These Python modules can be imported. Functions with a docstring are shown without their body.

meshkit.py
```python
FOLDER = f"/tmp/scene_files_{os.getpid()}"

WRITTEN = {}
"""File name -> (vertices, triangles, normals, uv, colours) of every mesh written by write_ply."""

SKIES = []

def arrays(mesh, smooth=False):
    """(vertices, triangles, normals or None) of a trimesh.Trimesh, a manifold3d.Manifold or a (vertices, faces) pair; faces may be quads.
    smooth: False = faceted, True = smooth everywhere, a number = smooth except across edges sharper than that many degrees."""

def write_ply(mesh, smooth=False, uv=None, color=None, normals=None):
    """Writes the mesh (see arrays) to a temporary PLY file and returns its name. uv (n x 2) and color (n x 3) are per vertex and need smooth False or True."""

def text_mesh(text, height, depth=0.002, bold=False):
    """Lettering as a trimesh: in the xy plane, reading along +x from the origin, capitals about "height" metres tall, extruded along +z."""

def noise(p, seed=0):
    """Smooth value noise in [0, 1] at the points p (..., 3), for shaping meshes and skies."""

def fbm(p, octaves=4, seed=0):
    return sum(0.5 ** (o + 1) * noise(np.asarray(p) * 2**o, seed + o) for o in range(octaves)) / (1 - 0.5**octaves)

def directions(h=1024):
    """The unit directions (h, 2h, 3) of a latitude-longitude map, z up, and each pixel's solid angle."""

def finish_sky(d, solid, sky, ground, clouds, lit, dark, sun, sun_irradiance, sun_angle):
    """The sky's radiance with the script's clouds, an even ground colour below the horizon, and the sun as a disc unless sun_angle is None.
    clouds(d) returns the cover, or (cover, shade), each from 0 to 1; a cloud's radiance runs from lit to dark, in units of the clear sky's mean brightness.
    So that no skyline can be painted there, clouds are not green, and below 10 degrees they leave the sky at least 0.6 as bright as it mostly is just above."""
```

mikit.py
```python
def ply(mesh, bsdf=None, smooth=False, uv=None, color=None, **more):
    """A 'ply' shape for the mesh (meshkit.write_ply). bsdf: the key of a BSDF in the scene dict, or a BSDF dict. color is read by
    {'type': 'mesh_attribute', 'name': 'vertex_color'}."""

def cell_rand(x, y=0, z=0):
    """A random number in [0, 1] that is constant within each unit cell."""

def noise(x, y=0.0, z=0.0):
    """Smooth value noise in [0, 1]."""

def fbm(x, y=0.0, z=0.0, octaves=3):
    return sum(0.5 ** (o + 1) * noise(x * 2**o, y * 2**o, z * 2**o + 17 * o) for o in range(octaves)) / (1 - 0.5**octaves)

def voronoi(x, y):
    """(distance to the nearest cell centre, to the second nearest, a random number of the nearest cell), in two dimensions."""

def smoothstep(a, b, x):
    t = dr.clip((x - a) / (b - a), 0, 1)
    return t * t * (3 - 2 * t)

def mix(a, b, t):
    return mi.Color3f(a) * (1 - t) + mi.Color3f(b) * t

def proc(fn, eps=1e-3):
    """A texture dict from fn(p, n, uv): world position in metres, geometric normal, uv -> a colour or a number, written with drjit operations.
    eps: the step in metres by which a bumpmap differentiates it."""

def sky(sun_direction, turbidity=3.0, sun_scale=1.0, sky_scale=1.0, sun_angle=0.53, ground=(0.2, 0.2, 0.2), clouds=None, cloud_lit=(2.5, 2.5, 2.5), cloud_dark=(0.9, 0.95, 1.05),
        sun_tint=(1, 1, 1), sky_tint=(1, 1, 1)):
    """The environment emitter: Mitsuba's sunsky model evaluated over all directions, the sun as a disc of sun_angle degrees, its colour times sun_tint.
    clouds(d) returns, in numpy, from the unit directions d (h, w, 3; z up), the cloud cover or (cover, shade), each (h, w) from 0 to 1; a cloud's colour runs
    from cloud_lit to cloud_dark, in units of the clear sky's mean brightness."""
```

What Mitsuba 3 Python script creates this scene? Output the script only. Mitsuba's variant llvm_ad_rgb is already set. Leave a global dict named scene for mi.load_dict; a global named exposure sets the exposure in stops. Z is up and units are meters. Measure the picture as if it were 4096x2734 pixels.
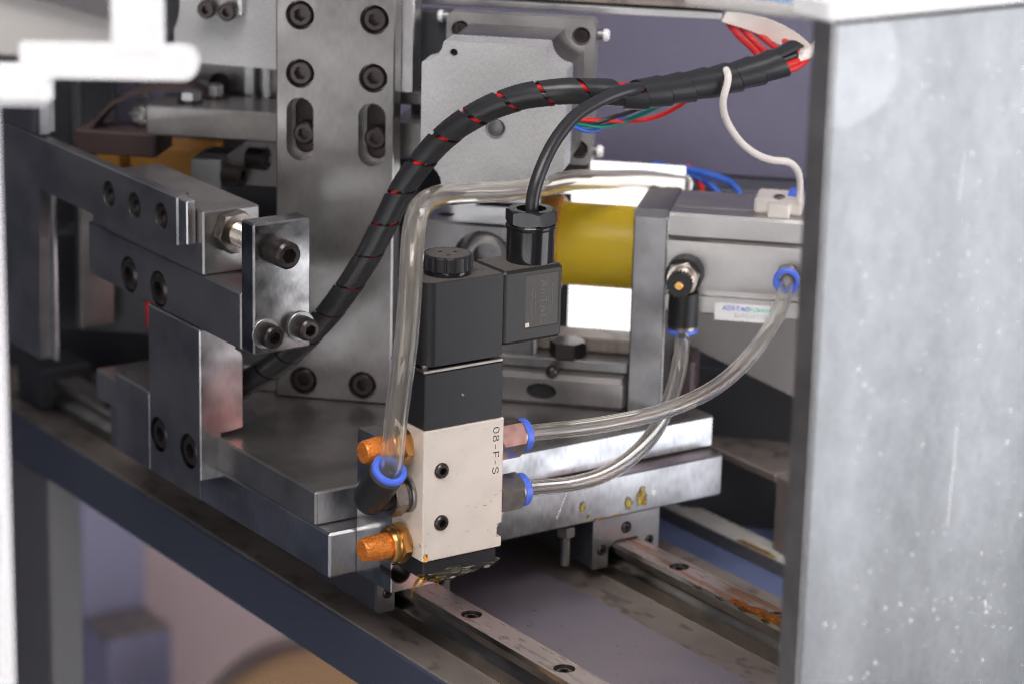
import math, random
import numpy as np, trimesh, mitsuba as mi, drjit as dr
import manifold3d as m3
import shapely
from shapely.geometry import Polygon, Point, box as sbox
import mikit, meshkit
from mikit import proc, noise, fbm, voronoi, smoothstep, mix, cell_rand
T = mi.ScalarTransform4f
rng = random.Random(7)
scene, labels = {'type': 'scene'}, {}
MM = 0.001

# ------------------------------------------------------------------ camera, lamps, exposure
# world: x along the front faces of the base plates, y along the guide rails (away), z up; the script works in millimetres
exposure = 0.4
PITCH, ROLL, YAW = np.radians([16.2, -1.39, 55.4])
FWD = np.array([np.cos(YAW) * np.cos(PITCH), np.sin(YAW) * np.cos(PITCH), -np.sin(PITCH)])
RGT = np.array([np.sin(YAW), -np.cos(YAW), 0]); DWN = np.cross(FWD, RGT)
DWN = -np.sin(ROLL) * RGT + np.cos(ROLL) * DWN
CAM = np.array([-516.41, -803.42, 363.23])
scene['camera'] = {'type': 'thinlens', 'fov': 21.09, 'fov_axis': 'x', 'aperture_radius': 0.0052, 'focus_distance': 1.035,
                   'near_clip': 0.05, 'far_clip': 30.0,
                   'to_world': T().look_at(origin=(CAM * MM).tolist(), target=((CAM + FWD * 1000) * MM).tolist(), up=(-DWN).tolist())}


def rgbv(*v):
    return {'type': 'rgb', 'value': list(v)}


def lamp(key, origin, target, w, h, rgb):
    scene[key] = {'type': 'rectangle', 'to_world': T().look_at(origin=origin, target=target, up=[0, 0, 1]) @ T().scale([w / 2, h / 2, 1]),
                  'bsdf': {'type': 'diffuse', 'reflectance': {'type': 'rgb', 'value': 0.3}},
                  'emitter': {'type': 'area', 'radiance': {'type': 'rgb', 'value': rgb}}}
    labels[key] = {'kind': 'structure'}


scene['ambient'] = {'type': 'constant', 'radiance': {'type': 'rgb', 'value': [0.29, 0.29, 0.32]}}
lamp('daylight_window', [1.32, -1.78, -0.2], [0.0, 0.0, -0.2], 1.8, 1.3, [2.45, 2.5, 2.62])
lamp('red_sign', [1.40, -2.23, 0.85], [0.0, 0.0, 0.75], 0.38, 0.7, [2.8, .72, .62])  # unseen red source, placed where the pink reflections point
lamp('ceiling_lamp', [-0.9, -1.3, 2.3], [0.0, 0.05, 0.1], 1.8, 1.2, [6.6, 6.3, 6.05])
lamp('hall_window', [-2.35, -1.75, 0.35], [0.0, 0.1, 0.35], 2.4, 1.3, [1.2, 1.15, 1.11])  # unseen softbox-like fill behind the camera, added to brighten the facing steel
lamp('low_window', [-2.35, -1.75, -0.64], [0.0, 0.1, -0.64], 2.6, 0.28, [2.6, 2.65, 2.75])  # unseen light strip, added for a bright reflected band on the post

# ------------------------------------------------------------------ materials
S = 1000.0


def bsdf(key, d, two=True):
    scene[key] = {'type': 'twosided', 'bsdf': d} if two else d
    return key


def rgb(*v):
    return {'type': 'rgb', 'value': list(v)}


def plain(key, col, rough=0.5, metal=0.0, spec=0.5, coat=0.0):
    d = {'type': 'principled', 'base_color': col if isinstance(col, dict) else rgb(*col), 'roughness': rough, 'metallic': metal, 'specular': spec}
    if coat:
        d['clearcoat'] = coat; d['clearcoat_gloss'] = 0.9
    return bsdf(key, d)


def metal(key, a, b, r0, r1, scale=60.0, fine=900.0, bump=0.0, bfn=None, met=1.0):
    """metal whose tone wanders from a to b in cloudy patches with fine grain, roughness from r0 to r1"""
    def col(p, n, uv):
        t = fbm(p.x * scale, p.y * scale, p.z * scale, 3)
        g = noise(p.x * fine, p.y * fine, p.z * fine * 0.35)
        return mix(a, b, dr.clip((t - 0.5) * 2.3 + 0.5 + (g - 0.5) * 0.25, 0, 1))

    def ro(p, n, uv):
        return r0 + (r1 - r0) * fbm(p.x * scale * 1.7 + 5, p.y * scale * 1.7, p.z * scale * 1.7, 3)
    d = {'type': 'principled', 'base_color': proc(col), 'roughness': proc(ro), 'metallic': met, 'specular': 0.5}
    if bump:
        d = {'type': 'bumpmap', 'arbitrary': proc(bfn or (lambda p, n, uv: noise(p.x * 700, p.y * 700, p.z * 90)), 2e-4), 'scale': bump, 'bsdf': d}
    return bsdf(key, d)


def scratch(p, n, uv):
    return noise(p.x * 500 + p.z * 260, p.y * 500 + 3, p.z * 60 - p.x * 80) + 0.4 * noise(p.x * 1500, p.y * 1500, p.z * 1500)


metal('steel', (.19, .179, .174), (.345, .33, .324), .18, .40, 38, bump=1.1e-5, met=.84)
metal('steel_dark', (.17, .17, .18), (.30, .29, .29), .20, .40, 42, bump=1.1e-5, met=.84)
metal('steel_bright', (.52, .51, .51), (.66, .65, .65), .22, .42, 60)
metal('steel_mirror', (.34, .33, .33), (.58, .57, .57), .09, .26, 75, bump=2.5e-6, bfn=scratch)
metal('aluminium', (.25, .255, .27), (.74, .75, .77), .14, .50, 40, bump=1.4e-5, bfn=scratch)
metal('aluminium_worn', (.17, .165, .17), (.54, .54, .56), .16, .46, 30, bump=1.2e-5, bfn=scratch)
metal('steel_pitted', (.13, .125, .125), (.40, .39, .385), .14, .36, 95, 1800, bump=1.4e-5, bfn=scratch)
metal('zinc_sheet', (.30, .31, .32), (.50, .51, .52), .30, .5, 40, 500)


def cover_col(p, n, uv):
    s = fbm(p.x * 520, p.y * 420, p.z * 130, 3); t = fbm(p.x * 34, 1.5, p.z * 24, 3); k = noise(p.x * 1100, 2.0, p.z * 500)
    v = dr.clip((.62 - 2.2 * dr.maximum(p.x - .02, 0) + 1.2 * (p.z - .12)) + (s - .5) * .26 + (t - .5) * .34 + (k - .5) * .22 + (noise(p.x * 62, 3.0, p.z * 3) - .5) * .55, 0, 1)  # reflected brightness fading to the lower right, painted into the colour
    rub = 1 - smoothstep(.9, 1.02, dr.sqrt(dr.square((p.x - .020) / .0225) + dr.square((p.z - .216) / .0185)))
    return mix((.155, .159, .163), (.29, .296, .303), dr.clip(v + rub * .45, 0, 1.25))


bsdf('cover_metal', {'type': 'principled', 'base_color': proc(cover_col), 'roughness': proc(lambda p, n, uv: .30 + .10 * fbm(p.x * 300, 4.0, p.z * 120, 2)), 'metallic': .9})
metal('anodised', (.50, .485, .475), (.62, .605, .595), .38, .52, 50)


def cast_col(p, n, uv):
    g = noise(p.x * 2200, p.y * 2200, p.z * 2200); t = fbm(p.x * 50, p.y * 50, p.z * 50, 2)
    return mix((.40, .40, .40), (.66, .66, .66), dr.clip(0.6 * t + 0.6 * g - 0.1, 0, 1))


bsdf('cast_metal', {'type': 'bumpmap', 'arbitrary': proc(lambda p, n, uv: noise(p.x * 1500, p.y * 1500, p.z * 1500), 2e-4), 'scale': 6e-5,
                    'bsdf': {'type': 'principled', 'base_color': proc(cast_col), 'roughness': 0.5, 'metallic': 0.4}})
metal('cast_dark', (.26, .255, .25), (.40, .39, .38), .35, .55, 60, 1800, met=.7)
plain('black_oxide', (.068, .056, .054), .27, .8)
plain('black_hole', (.012, .012, .012), .8)
plain('black_plastic', (.017, .0165, .018), .42, spec=.4)
plain('black_gloss', (.012, .011, .012), .16)
plain('black_rubber', (.024, .024, .026), .30)
plain('dusty_black', (.085, .075, .072), .7)


def valve_col(p, n, uv):
    t = fbm(p.x * 90, p.y * 90, p.z * 90, 3); k = noise(p.x * 900, p.y * 900, p.z * 900)
    return mix((.72, .64, .56), (.61, .54, .47), dr.clip((t - .35) * 1.2, 0, 1)) * (1 - 0.55 * smoothstep(.90, .97, k) * smoothstep(.45, .7, t))


plain('valve_paint', proc(valve_col), .45)
plain('white_paint', (.86, .86, .86), .35)
plain('white_plastic', (.80, .75, .69), .45)
plain('label_white', (.82, .82, .82), .4)
plain('blue_plastic', (.085, .17, .76), .35)
plain('blue_wire', (.03, .12, .55), .4)
plain('red_wire', (.62, .016, .012), .4)
plain('green_wire', (.0, .20, .16), .4)
plain('tape_white', (.82, .78, .76), .6)
metal('nickel', (.24, .21, .185), (.36, .325, .29), .26, .40, 300)
metal('plated', (.50, .44, .37), (.66, .60, .52), .18, .32, 300)
metal('brass', (.62, .33, .10), (.78, .45, .15), .22, .36, 200)


def sinter(p, n, uv):
    g = noise(p.x * 3200, p.y * 3200, p.z * 3200)
    return mix((.42, .10, .015), (1.0, .32, .055), dr.clip((g - .5) * 2.4 + .66, 0, 1))


bsdf('sintered', {'type': 'bumpmap', 'arbitrary': proc(lambda p, n, uv: noise(p.x * 1700, p.y * 1700, p.z * 1700), 2e-4), 'scale': 1.4e-4,
                  'bsdf': {'type': 'principled', 'base_color': proc(sinter), 'roughness': .4, 'metallic': .45}})
plain('yellow_paint', (.62, .43, .01), .40, .0, .5)
plain('orange_paint', (.42, .19, .03), .5)
plain('machine_blue', (.050, .058, .085), .42)
plain('machine_purple', (.165, .155, .225), .55)
plain('shelf_blue', (.13, .16, .30), .5)
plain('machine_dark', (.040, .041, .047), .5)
plain('dark_frame', (.12, .125, .14), .42, .5)
plain('dark_red', (.055, .034, .035), .5)


def bed_col(p, n, uv):
    t = fbm(p.x * 40, p.y * 40, 0, 3); q = fbm(p.x * 220, p.y * 120, 3, 3)
    return mix((.33, .285, .255), (.20, .165, .15), t) * (1 - .35 * smoothstep(.55, .8, q))


plain('bed_bare', proc(bed_col), .5, .45)


def sheet_col(p, n, uv):
    t = fbm(p.x * 25, p.y * 25, 0, 3); k = noise(p.x * 700, p.y * 260, 1)
    return mix((.20, .185, .225), (.27, .235, .255), t) * (1 - .5 * smoothstep(.93, .98, k))


plain('bed_sheet', proc(sheet_col), .45, .35)


def rail_col(p, n, uv):
    t = fbm(p.x * 60, p.y * 18, p.z * 60, 3); k = fbm(p.x * 900, p.y * 180, 2, 2)
    rust = smoothstep(.55, .75, fbm(p.x * 190, p.y * 26, 8, 3)) * smoothstep(.10, .13, p.x)
    return mix(mix((.66, .60, .56), (.50, .43, .38), t) * (1 - .35 * smoothstep(.58, .8, k)), (.42, .17, .05), rust * .75)


bsdf('rail_top', {'type': 'principled', 'base_color': proc(rail_col), 'roughness': .38, 'metallic': .85})
metal('rail_steel', (.28, .27, .24), (.46, .43, .38), .16, .32, 60)
bsdf('grease_amber', {'type': 'dielectric', 'int_ior': 1.45, 'ext_ior': 1.0, 'specular_transmittance': rgb(.97, .70, .16)}, False)
bsdf('grease_yellow', {'type': 'dielectric', 'int_ior': 1.45, 'ext_ior': 1.0, 'specular_transmittance': rgb(.97, .85, .35)}, False)
bsdf('grease_dark', {'type': 'principled', 'base_color': rgb(.035, .03, .015), 'roughness': .1, 'specular': .8, 'clearcoat': 1.0, 'clearcoat_gloss': .95})
for nm, wt, tint in (('clear_tube', .075, (.80, .77, .70)), ('aged_tube', .105, (.80, .73, .62))):
    bsdf(nm, {'type': 'blendbsdf', 'weight': wt, 'a': {'type': 'dielectric', 'int_ior': 1.40, 'ext_ior': 1.0, 'specular_transmittance': rgb(.985, .975, .955)},
              'b': {'type': 'twosided', 'bsdf': {'type': 'diffuse', 'reflectance': rgb(*tint)}}}, False)
bsdf('clear_bore', {'type': 'dielectric', 'int_ior': 1.0, 'ext_ior': 1.40, 'specular_transmittance': rgb(.985, .975, .955)}, False)
plain('smoky_plastic', (.022, .020, .018), .30, spec=.28)
plain('smoky_window', (.050, .043, .036), .32, spec=.3)
plain('blue_bin', (.05, .25, .50), .4)
plain('red_bin', (.45, .05, .04), .5)
plain('ink', (.02, .02, .02), .6)
plain('ink_blue', (.02, .08, .55), .5)
plain('ink_green', (.02, .45, .38), .5)
plain('ink_grey', (.30, .30, .32), .5)
plain('gold_reel', (.52, .30, .15), .5)
plain('roller_beige', (.36, .28, .26), .5)
plain('cover_grey', (.33, .315, .30), .5)
plain('shade_blue', (.12, .14, .18), .5)
plain('guard_grey', (.50, .48, .46), .5)
plain('grey_paint', (.12, .115, .12), .5)
plain('lilac_paint', (.24, .23, .33), .5)
plain('pink_panel', (.42, .31, .305), .5)
plain('floor_concrete', (.30, .30, .30), .6)

# ------------------------------------------------------------------ helpers (millimetres)
h2 = math.sqrt(.5)
CF = np.array([[h2, h2, 0, 0], [-h2, h2, 0, 0], [0, 0, 1, 0], [0, 0, 0, 1]])     # the frame of the turned upper assembly: (c, d, z) -> (x, y, z)


def tm(m):
    if isinstance(m, m3.Manifold):
        q = m.to_mesh(); m = trimesh.Trimesh(q.vert_properties[:, :3], q.tri_verts, process=False)
    return m


def key_of(k):
    if k not in scene and k not in labels:
        return k
    i = 1
    while f'{k}_{i:03d}' in scene or f'{k}_{i:03d}' in labels:
        i += 1
    return f'{k}_{i:03d}'


def thing(name, label, cat, group=None):
    k = key_of(name); labels[k] = {'label': label, 'category': cat}
    if group:
        labels[k]['group'] = group
    return k


def put(name, mesh, mat, parent=None, frame=None, smooth=35, label=None):
    m = tm(mesh).copy()
    if frame is not None:
        m.apply_transform(frame)
    m.apply_scale(MM)
    k = key_of(f'{parent}__{name}' if parent else name)
    scene[k] = mikit.ply(m, mat, smooth=smooth)
    if label:
        labels[k] = {'label': label}
    return k


def struct(name, mesh, mat, frame=None, smooth=35):
    k = put(name, mesh, mat, None, frame, smooth); labels[k] = {'kind': 'structure'}; return k


def single(name, mesh, mat, label, cat, group=None, frame=None, smooth=35):
    k = put(name, mesh, mat, None, frame, smooth); labels[k] = {'label': label, 'category': cat}
    if group:
        labels[k]['group'] = group
    return k


def bx(x0, x1, y0, y1, z0, z1, ch=.4):
    """box with chamfered edges"""
    a, b = np.array([x0, y0, z0], float), np.array([x1, y1, z1], float)
    a, b = np.minimum(a, b), np.maximum(a, b)
    ch = min(ch, (b - a).min() * .4)
    pts = []
    for i in (0, 1):
        for j in (0, 1):
            for k in (0, 1):
                for ax in range(3):
                    p = []
                    for q, s in enumerate((i, j, k)):
                        off = 0 if q == ax else ch
                        p.append(a[q] + off if s == 0 else b[q] - off)
                    pts.append(p)
    return m3.Manifold.hull_points(np.array(pts))


def cyl(p, axis, r, h, r2=None, n=40):
    """cylinder or cone from p along axis"""
    m = m3.Manifold.cylinder(h, r, r if r2 is None else r2, n)
    return orient(m, p, axis)


def basis(axis):
    a = np.asarray(axis, float); a /= np.linalg.norm(a)
    u = np.cross([0, 0, 1.0], a)
    if np.linalg.norm(u) < 1e-6:
        u = np.array([1.0, 0, 0])
    u /= np.linalg.norm(u); v = np.cross(a, u)
    return u, v, a


def orient(m, p, axis):
    u, v, a = basis(axis)
    return m.transform(np.column_stack([u, v, a, np.asarray(p, float)]))


def lathe(prof, p, axis, n=48):
    """prof: (radius, height) pairs from the axis out and back"""
    cs = m3.CrossSection([[(max(r, 0), z) for r, z in prof]], m3.FillRule.NonZero)
    return orient(m3.Manifold.revolve(cs, n), p, axis)


def prism(pts, p, axis, h, hole=None):
    polys = [list(map(tuple, pts))]
    cs = m3.CrossSection(polys, m3.FillRule.EvenOdd)
    if hole:
        cs = cs - m3.CrossSection.circle(hole, 32)
    return orient(m3.Manifold.extrude(cs, h), p, axis)


def shp(poly, p, axis, h):
    polys = []
    for g in getattr(poly, 'geoms', [poly]):
        polys.append(list(g.exterior.coords)[:-1]); polys += [list(i.coords)[:-1] for i in g.interiors]
    return orient(m3.Manifold.extrude(m3.CrossSection(polys, m3.FillRule.EvenOdd), h), p, axis)


def hexp(af, rot=0):
    r = af / math.sqrt(3)
    return [(r * math.cos(math.radians(60 * i + rot)), r * math.sin(math.radians(60 * i + rot))) for i in range(6)]


def hexnut(p, axis, af, h, hole=None, rot=0):
    """hexagon with turned (chamfered) corners"""
    r = af / math.sqrt(3); m = m3.Manifold.extrude(m3.CrossSection([hexp(af, rot)], m3.FillRule.EvenOdd), h)
    c = .45 * (r - af / 2) + .25
    m = m ^ m3.Manifold.revolve(m3.CrossSection([[(0, 0), (r - c * 1.6, 0), (r, c), (r, h - c), (r - c * 1.6, h), (0, h)]], m3.FillRule.NonZero), 48)
    if hole:
        m = m - m3.Manifold.cylinder(h * 3, hole, hole, 40).translate([0, 0, -h])
    return orient(m, p, axis)


def cap_screw(p, axis, d, h, hexaf, knurl=False, rot=12):
    """socket head: p is the seat, axis points out"""
    r = d / 2
    m = m3.Manifold.revolve(m3.CrossSection([[(0, 0), (r, 0), (r, h - .09 * d), (r - .09 * d, h), (0, h)]], m3.FillRule.NonZero), 48)
    if knurl:
        n = 44; pts = []
        for i in range(n * 2):
            a = math.pi * i / n; q = r + (.22 if i % 2 else -.05); pts.append((q * math.cos(a), q * math.sin(a)))
        m = m + m3.Manifold.extrude(m3.CrossSection([pts], m3.FillRule.EvenOdd), h * .72).translate([0, 0, h * .04])
    m = m - m3.Manifold.extrude(m3.CrossSection([hexp(hexaf, rot)], m3.FillRule.EvenOdd), h).translate([0, 0, h * .38])
    return orient(m, p, axis)


def rsp(pts, step=1.0):
    """Catmull-Rom through pts, resampled"""
    P = np.array(pts, float); Q = np.vstack([2 * P[0] - P[1], P, 2 * P[-1] - P[-2]]); out = []
    for i in range(1, len(Q) - 2):
        n = max(2, int(np.linalg.norm(Q[i + 1] - Q[i]) / step))
        for t in np.linspace(0, 1, n, endpoint=False):
            a, b, c, d = Q[i - 1], Q[i], Q[i + 1], Q[i + 2]
            out.append(.5 * (2 * b + (c - a) * t + (2 * a - 5 * b + 4 * c - d) * t * t + (3 * b - a - 3 * c + d) * t ** 3))
    out.append(P[-1]); out = np.array(out)
    for _ in range(6):
        out[1:-1] = .25 * out[:-2] + .5 * out[1:-1] + .25 * out[2:]
    return out


def frames(P):
    t = np.gradient(P, axis=0); t /= np.linalg.norm(t, axis=1, keepdims=True)
    u = np.cross(t[0], [0.3, 0.2, 1.0]); u /= np.linalg.norm(u); U = [u]
    for i in range(1, len(P)):
        u = U[-1] - t[i] * (U[-1] @ t[i]); U.append(u / np.linalg.norm(u))
    U = np.array(U); return t, U, np.cross(t, U)


def tube(pts, r, n=18, caps=True, step=1.2, raw=False):
    P = np.array(pts) if raw else rsp(pts, step); t, U, V = frames(P)
    R = r(np.linspace(0, 1, len(P)))[:, None, None] if callable(r) else r
    a = np.linspace(0, 2 * np.pi, n, endpoint=False)
    v = (P[:, None] + R * (np.cos(a)[None, :, None] * U[:, None] + np.sin(a)[None, :, None] * V[:, None])).reshape(-1, 3)
    f = []
    for i in range(len(P) - 1):
        for j in range(n):
            k = (j + 1) % n; A, B, C, D = i * n + j, i * n + k, (i + 1) * n + k, (i + 1) * n + j
            f += [(A, B, C), (A, C, D)]
    if caps:
        v = np.vstack([v, P[0], P[-1]]); q = len(v)
        for j in range(n):
            k = (j + 1) % n; f += [(q - 2, k, j), (q - 1, (len(P) - 1) * n + j, (len(P) - 1) * n + k)]
    return trimesh.Trimesh(v, f, process=False)


def hollow(pts, ro, ri, wall, parent):
    """clear hose: outer wall with ring ends (glass) and the bore as the inner boundary"""
    put('wall', tube(pts, ro, 32), wall, parent, smooth=True)
    P = rsp(pts, 1.2); P = P[1:-1]
    put('bore', tube(P, ri, 32, raw=True), 'clear_bore', parent, smooth=True)


def ribbon(pts, r, pitch, w, thick=.8, s0=0.0, s1=None, step=.5, flare=.25, ph=0.0):
    """spiral wrap along a path: a helical band of width w with thickness"""
    P = rsp(pts, step); t, U, V = frames(P); s = np.r_[0, np.cumsum(np.linalg.norm(np.diff(P, axis=0), axis=1))]
    s1 = s[-1] if s1 is None else s1
    nphi = int((s1 - s0) / pitch * 30); nv = 5; rows = []
    for i in range(nphi + 1):
        c = s0 + (s1 - s0 - pitch) * i / nphi; ang = ph + 2 * np.pi * (c - s0) / pitch; sec = []
        for side in (0, 1):
            for q in (range(nv) if side == 0 else range(nv - 1, -1, -1)):
                fr = q / (nv - 1); ss = c + (w(c) if callable(w) else w) * fr
                x = np.array([np.interp(ss, s, P[:, k]) for k in range(3)]); u = np.array([np.interp(ss, s, U[:, k]) for k in range(3)]); vv = np.array([np.interp(ss, s, V[:, k]) for k in range(3)])
                rr = r + flare * fr - (thick if side else 0)
                sec.append(x + rr * (np.cos(ang) * u + np.sin(ang) * vv))
        rows.append(sec)
    v = np.array(rows).reshape(-1, 3); n = 2 * nv; f = []
    for i in range(nphi):
        for j in range(n):
            k = (j + 1) % n; A, B, C, D = i * n + j, i * n + k, (i + 1) * n + k, (i + 1) * n + j
            f += [(A, C, B), (A, D, C)]
    return trimesh.Trimesh(v, f, process=False)


def text(s, height, depth, p, right, up, bold=False, sx=1.0):
    m = meshkit.text_mesh(s, height, depth, bold); m.apply_scale([sx, 1, 1])
    right, up = np.asarray(right, float), np.asarray(up, float); M = np.eye(4); M[:3, 0] = right; M[:3, 1] = up; M[:3, 2] = np.cross(right, up); M[:3, 3] = p
    m.apply_transform(M); return m


def lumps(centre, size, seed, amp=.45, freq=.35):
    m = trimesh.creation.icosphere(3); v = m.vertices.copy()
    v = v * (1 + amp * (meshkit.fbm(v * 2.2 + seed, 4) - .5)[:, None] * 2) * np.asarray(size) + np.asarray(centre)
    return trimesh.Trimesh(v, m.faces, process=False)


def F2W(c, d, z):
    return (CF @ [c, d, z, 1])[:3]


UA = np.array([[1.0115, 0, 0, 5.95], [0, 1.0115, 0, 9.26], [0, 0, 1.0115, -4.18], [0, 0, 0, 1]])   # the slide's own drawing frame (its plate top is z = 16.2)
UC = UA @ CF
NY, PY, NX, PX, UP, DN = (0, -1, 0), (0, 1, 0), (-1, 0, 0), (1, 0, 0), (0, 0, 1), (0, 0, -1)


def ucp(c, d, z):
    return (UC @ [c, d, z, 1])[:3]


def plate(poly, front, thick, ch=0):
    """plate lying in the first and third axes, face towards -second axis"""
    return shp(poly, (0, front + thick, 0), NY, thick)


def slot(x, z0, z1, r):
    return shapely.LineString([(x, z0 + r), (x, z1 - r)]).buffer(r, 20)


# ------------------------------------------------------------------ setting: bed, beam, panels, floor
struct('floor', bx(-9000, 9000, -9000, 9000, -905, -900, 1), 'floor_concrete')
k = thing('machine_bed', 'machined bed of the machine with bare brownish metal between the two guide rails', 'machine bed')
put('bed_plate', bx(8, 172, -260, 520, -71, -47.2, .8), 'bed_bare', k)
put('cover_sheet', bx(40.5, 104.7, -259, 330, -47.15, -46.4, .3), 'bed_sheet', k, label='thin purplish grey sheet lying along the bed between the rails')
put('front_beam', bx(7.2, 30, -260.6, 520, -71.4, -47.8, .8), 'machine_blue', k, label='dark blue painted side of the bed')
k = thing('side_shelf', 'dark blue shelf of the machine frame to the right of the far guide rail', 'shelf')
put('floor_sheet', bx(172.6, 420, -72, 520, -66, -62, .5), 'shelf_blue', k)
put('side_bar', bx(212, 224, -70, 420, -61.9, -56.0, .4), 'grey_paint', k)
put('bar_cap', bx(211.6, 224.4, -70.5, 420, -55.9, -54.8, .3), 'guard_grey', k, label='top of the side bar with its lit tone painted lighter')  # top painted paler than the bar to show it lit
for i in range(7):
    put('grease', lumps((212.6 + rng.uniform(-.3, .7), 72 - i * 3.4, -54.7), (1.3, 2.4, .7), i), 'grease_yellow' if i % 3 == 0 else 'grease_amber', k, smooth=True, label='orange grease on the bar edge' if i == 0 else None)
struct('back_panel', bx(-420, 520, 300, 303, 86, 520, .5), 'machine_purple', CF)
struct('lower_back_panel', bx(-420, 520, 345, 348, -66, 92, .5), 'machine_dark', CF)
struct('under_panel', bx(-300, 1100, 1100, 1104, -905, -60, .5), 'machine_purple')
struct('left_wall', bx(-234, -230, 120, 900, -420, 520, .5), 'shade_blue')  # unseen sheet, put in to darken reflections on the left-hand faces

# things seen below the beam
k = thing('frame_leg', 'grey painted square leg of the frame under the dark blue bed', 'frame leg')
put('leg_tube', bx(8.5, 26, 347, 402, -900, -71.5, 1), 'grey_paint', k)
single('purple_box', bx(290, 343, 910, 965, -72, -900, 2), 'lilac_paint', 'purple painted upright behind the frame leg below the bed', 'frame upright')
k = thing('lilac_block', 'lilac grey block with a dusty brown top below the bed at the lower left', 'block')
put('body', bx(289, 340, 864, 908, -900, -399, 1.2), 'lilac_paint', k)
put('dusty_top', bx(289, 340, 864, 908, -398.9, -397, .4), 'bed_bare', k)
single('pink_cover', bx(345, 760, 954, 958, -900, -72, 1), 'pink_panel', 'pinkish metal cover far below the bed at the bottom left', 'cover')
k = thing('wire_reel', 'large round reel with an orange rim at the bottom edge of the picture', 'reel')
put('flange', lathe([(0, 0), (103, 0), (103, 5), (0, 5)], (-238, 779, -470), (0, -1, .25), 72), 'roller_beige', k, CF)
put('winding', lathe([(0, 0), (91, 0), (91, 22), (85, 28), (0, 28)], (-238, 772, -468), (0, -1, .25), 72), 'gold_reel', k, CF)
put('stand', bx(-270, -206, 790, 830, -900, -440, 3), 'machine_purple', k, CF)

# ------------------------------------------------------------------ guide rails and carriages


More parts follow.
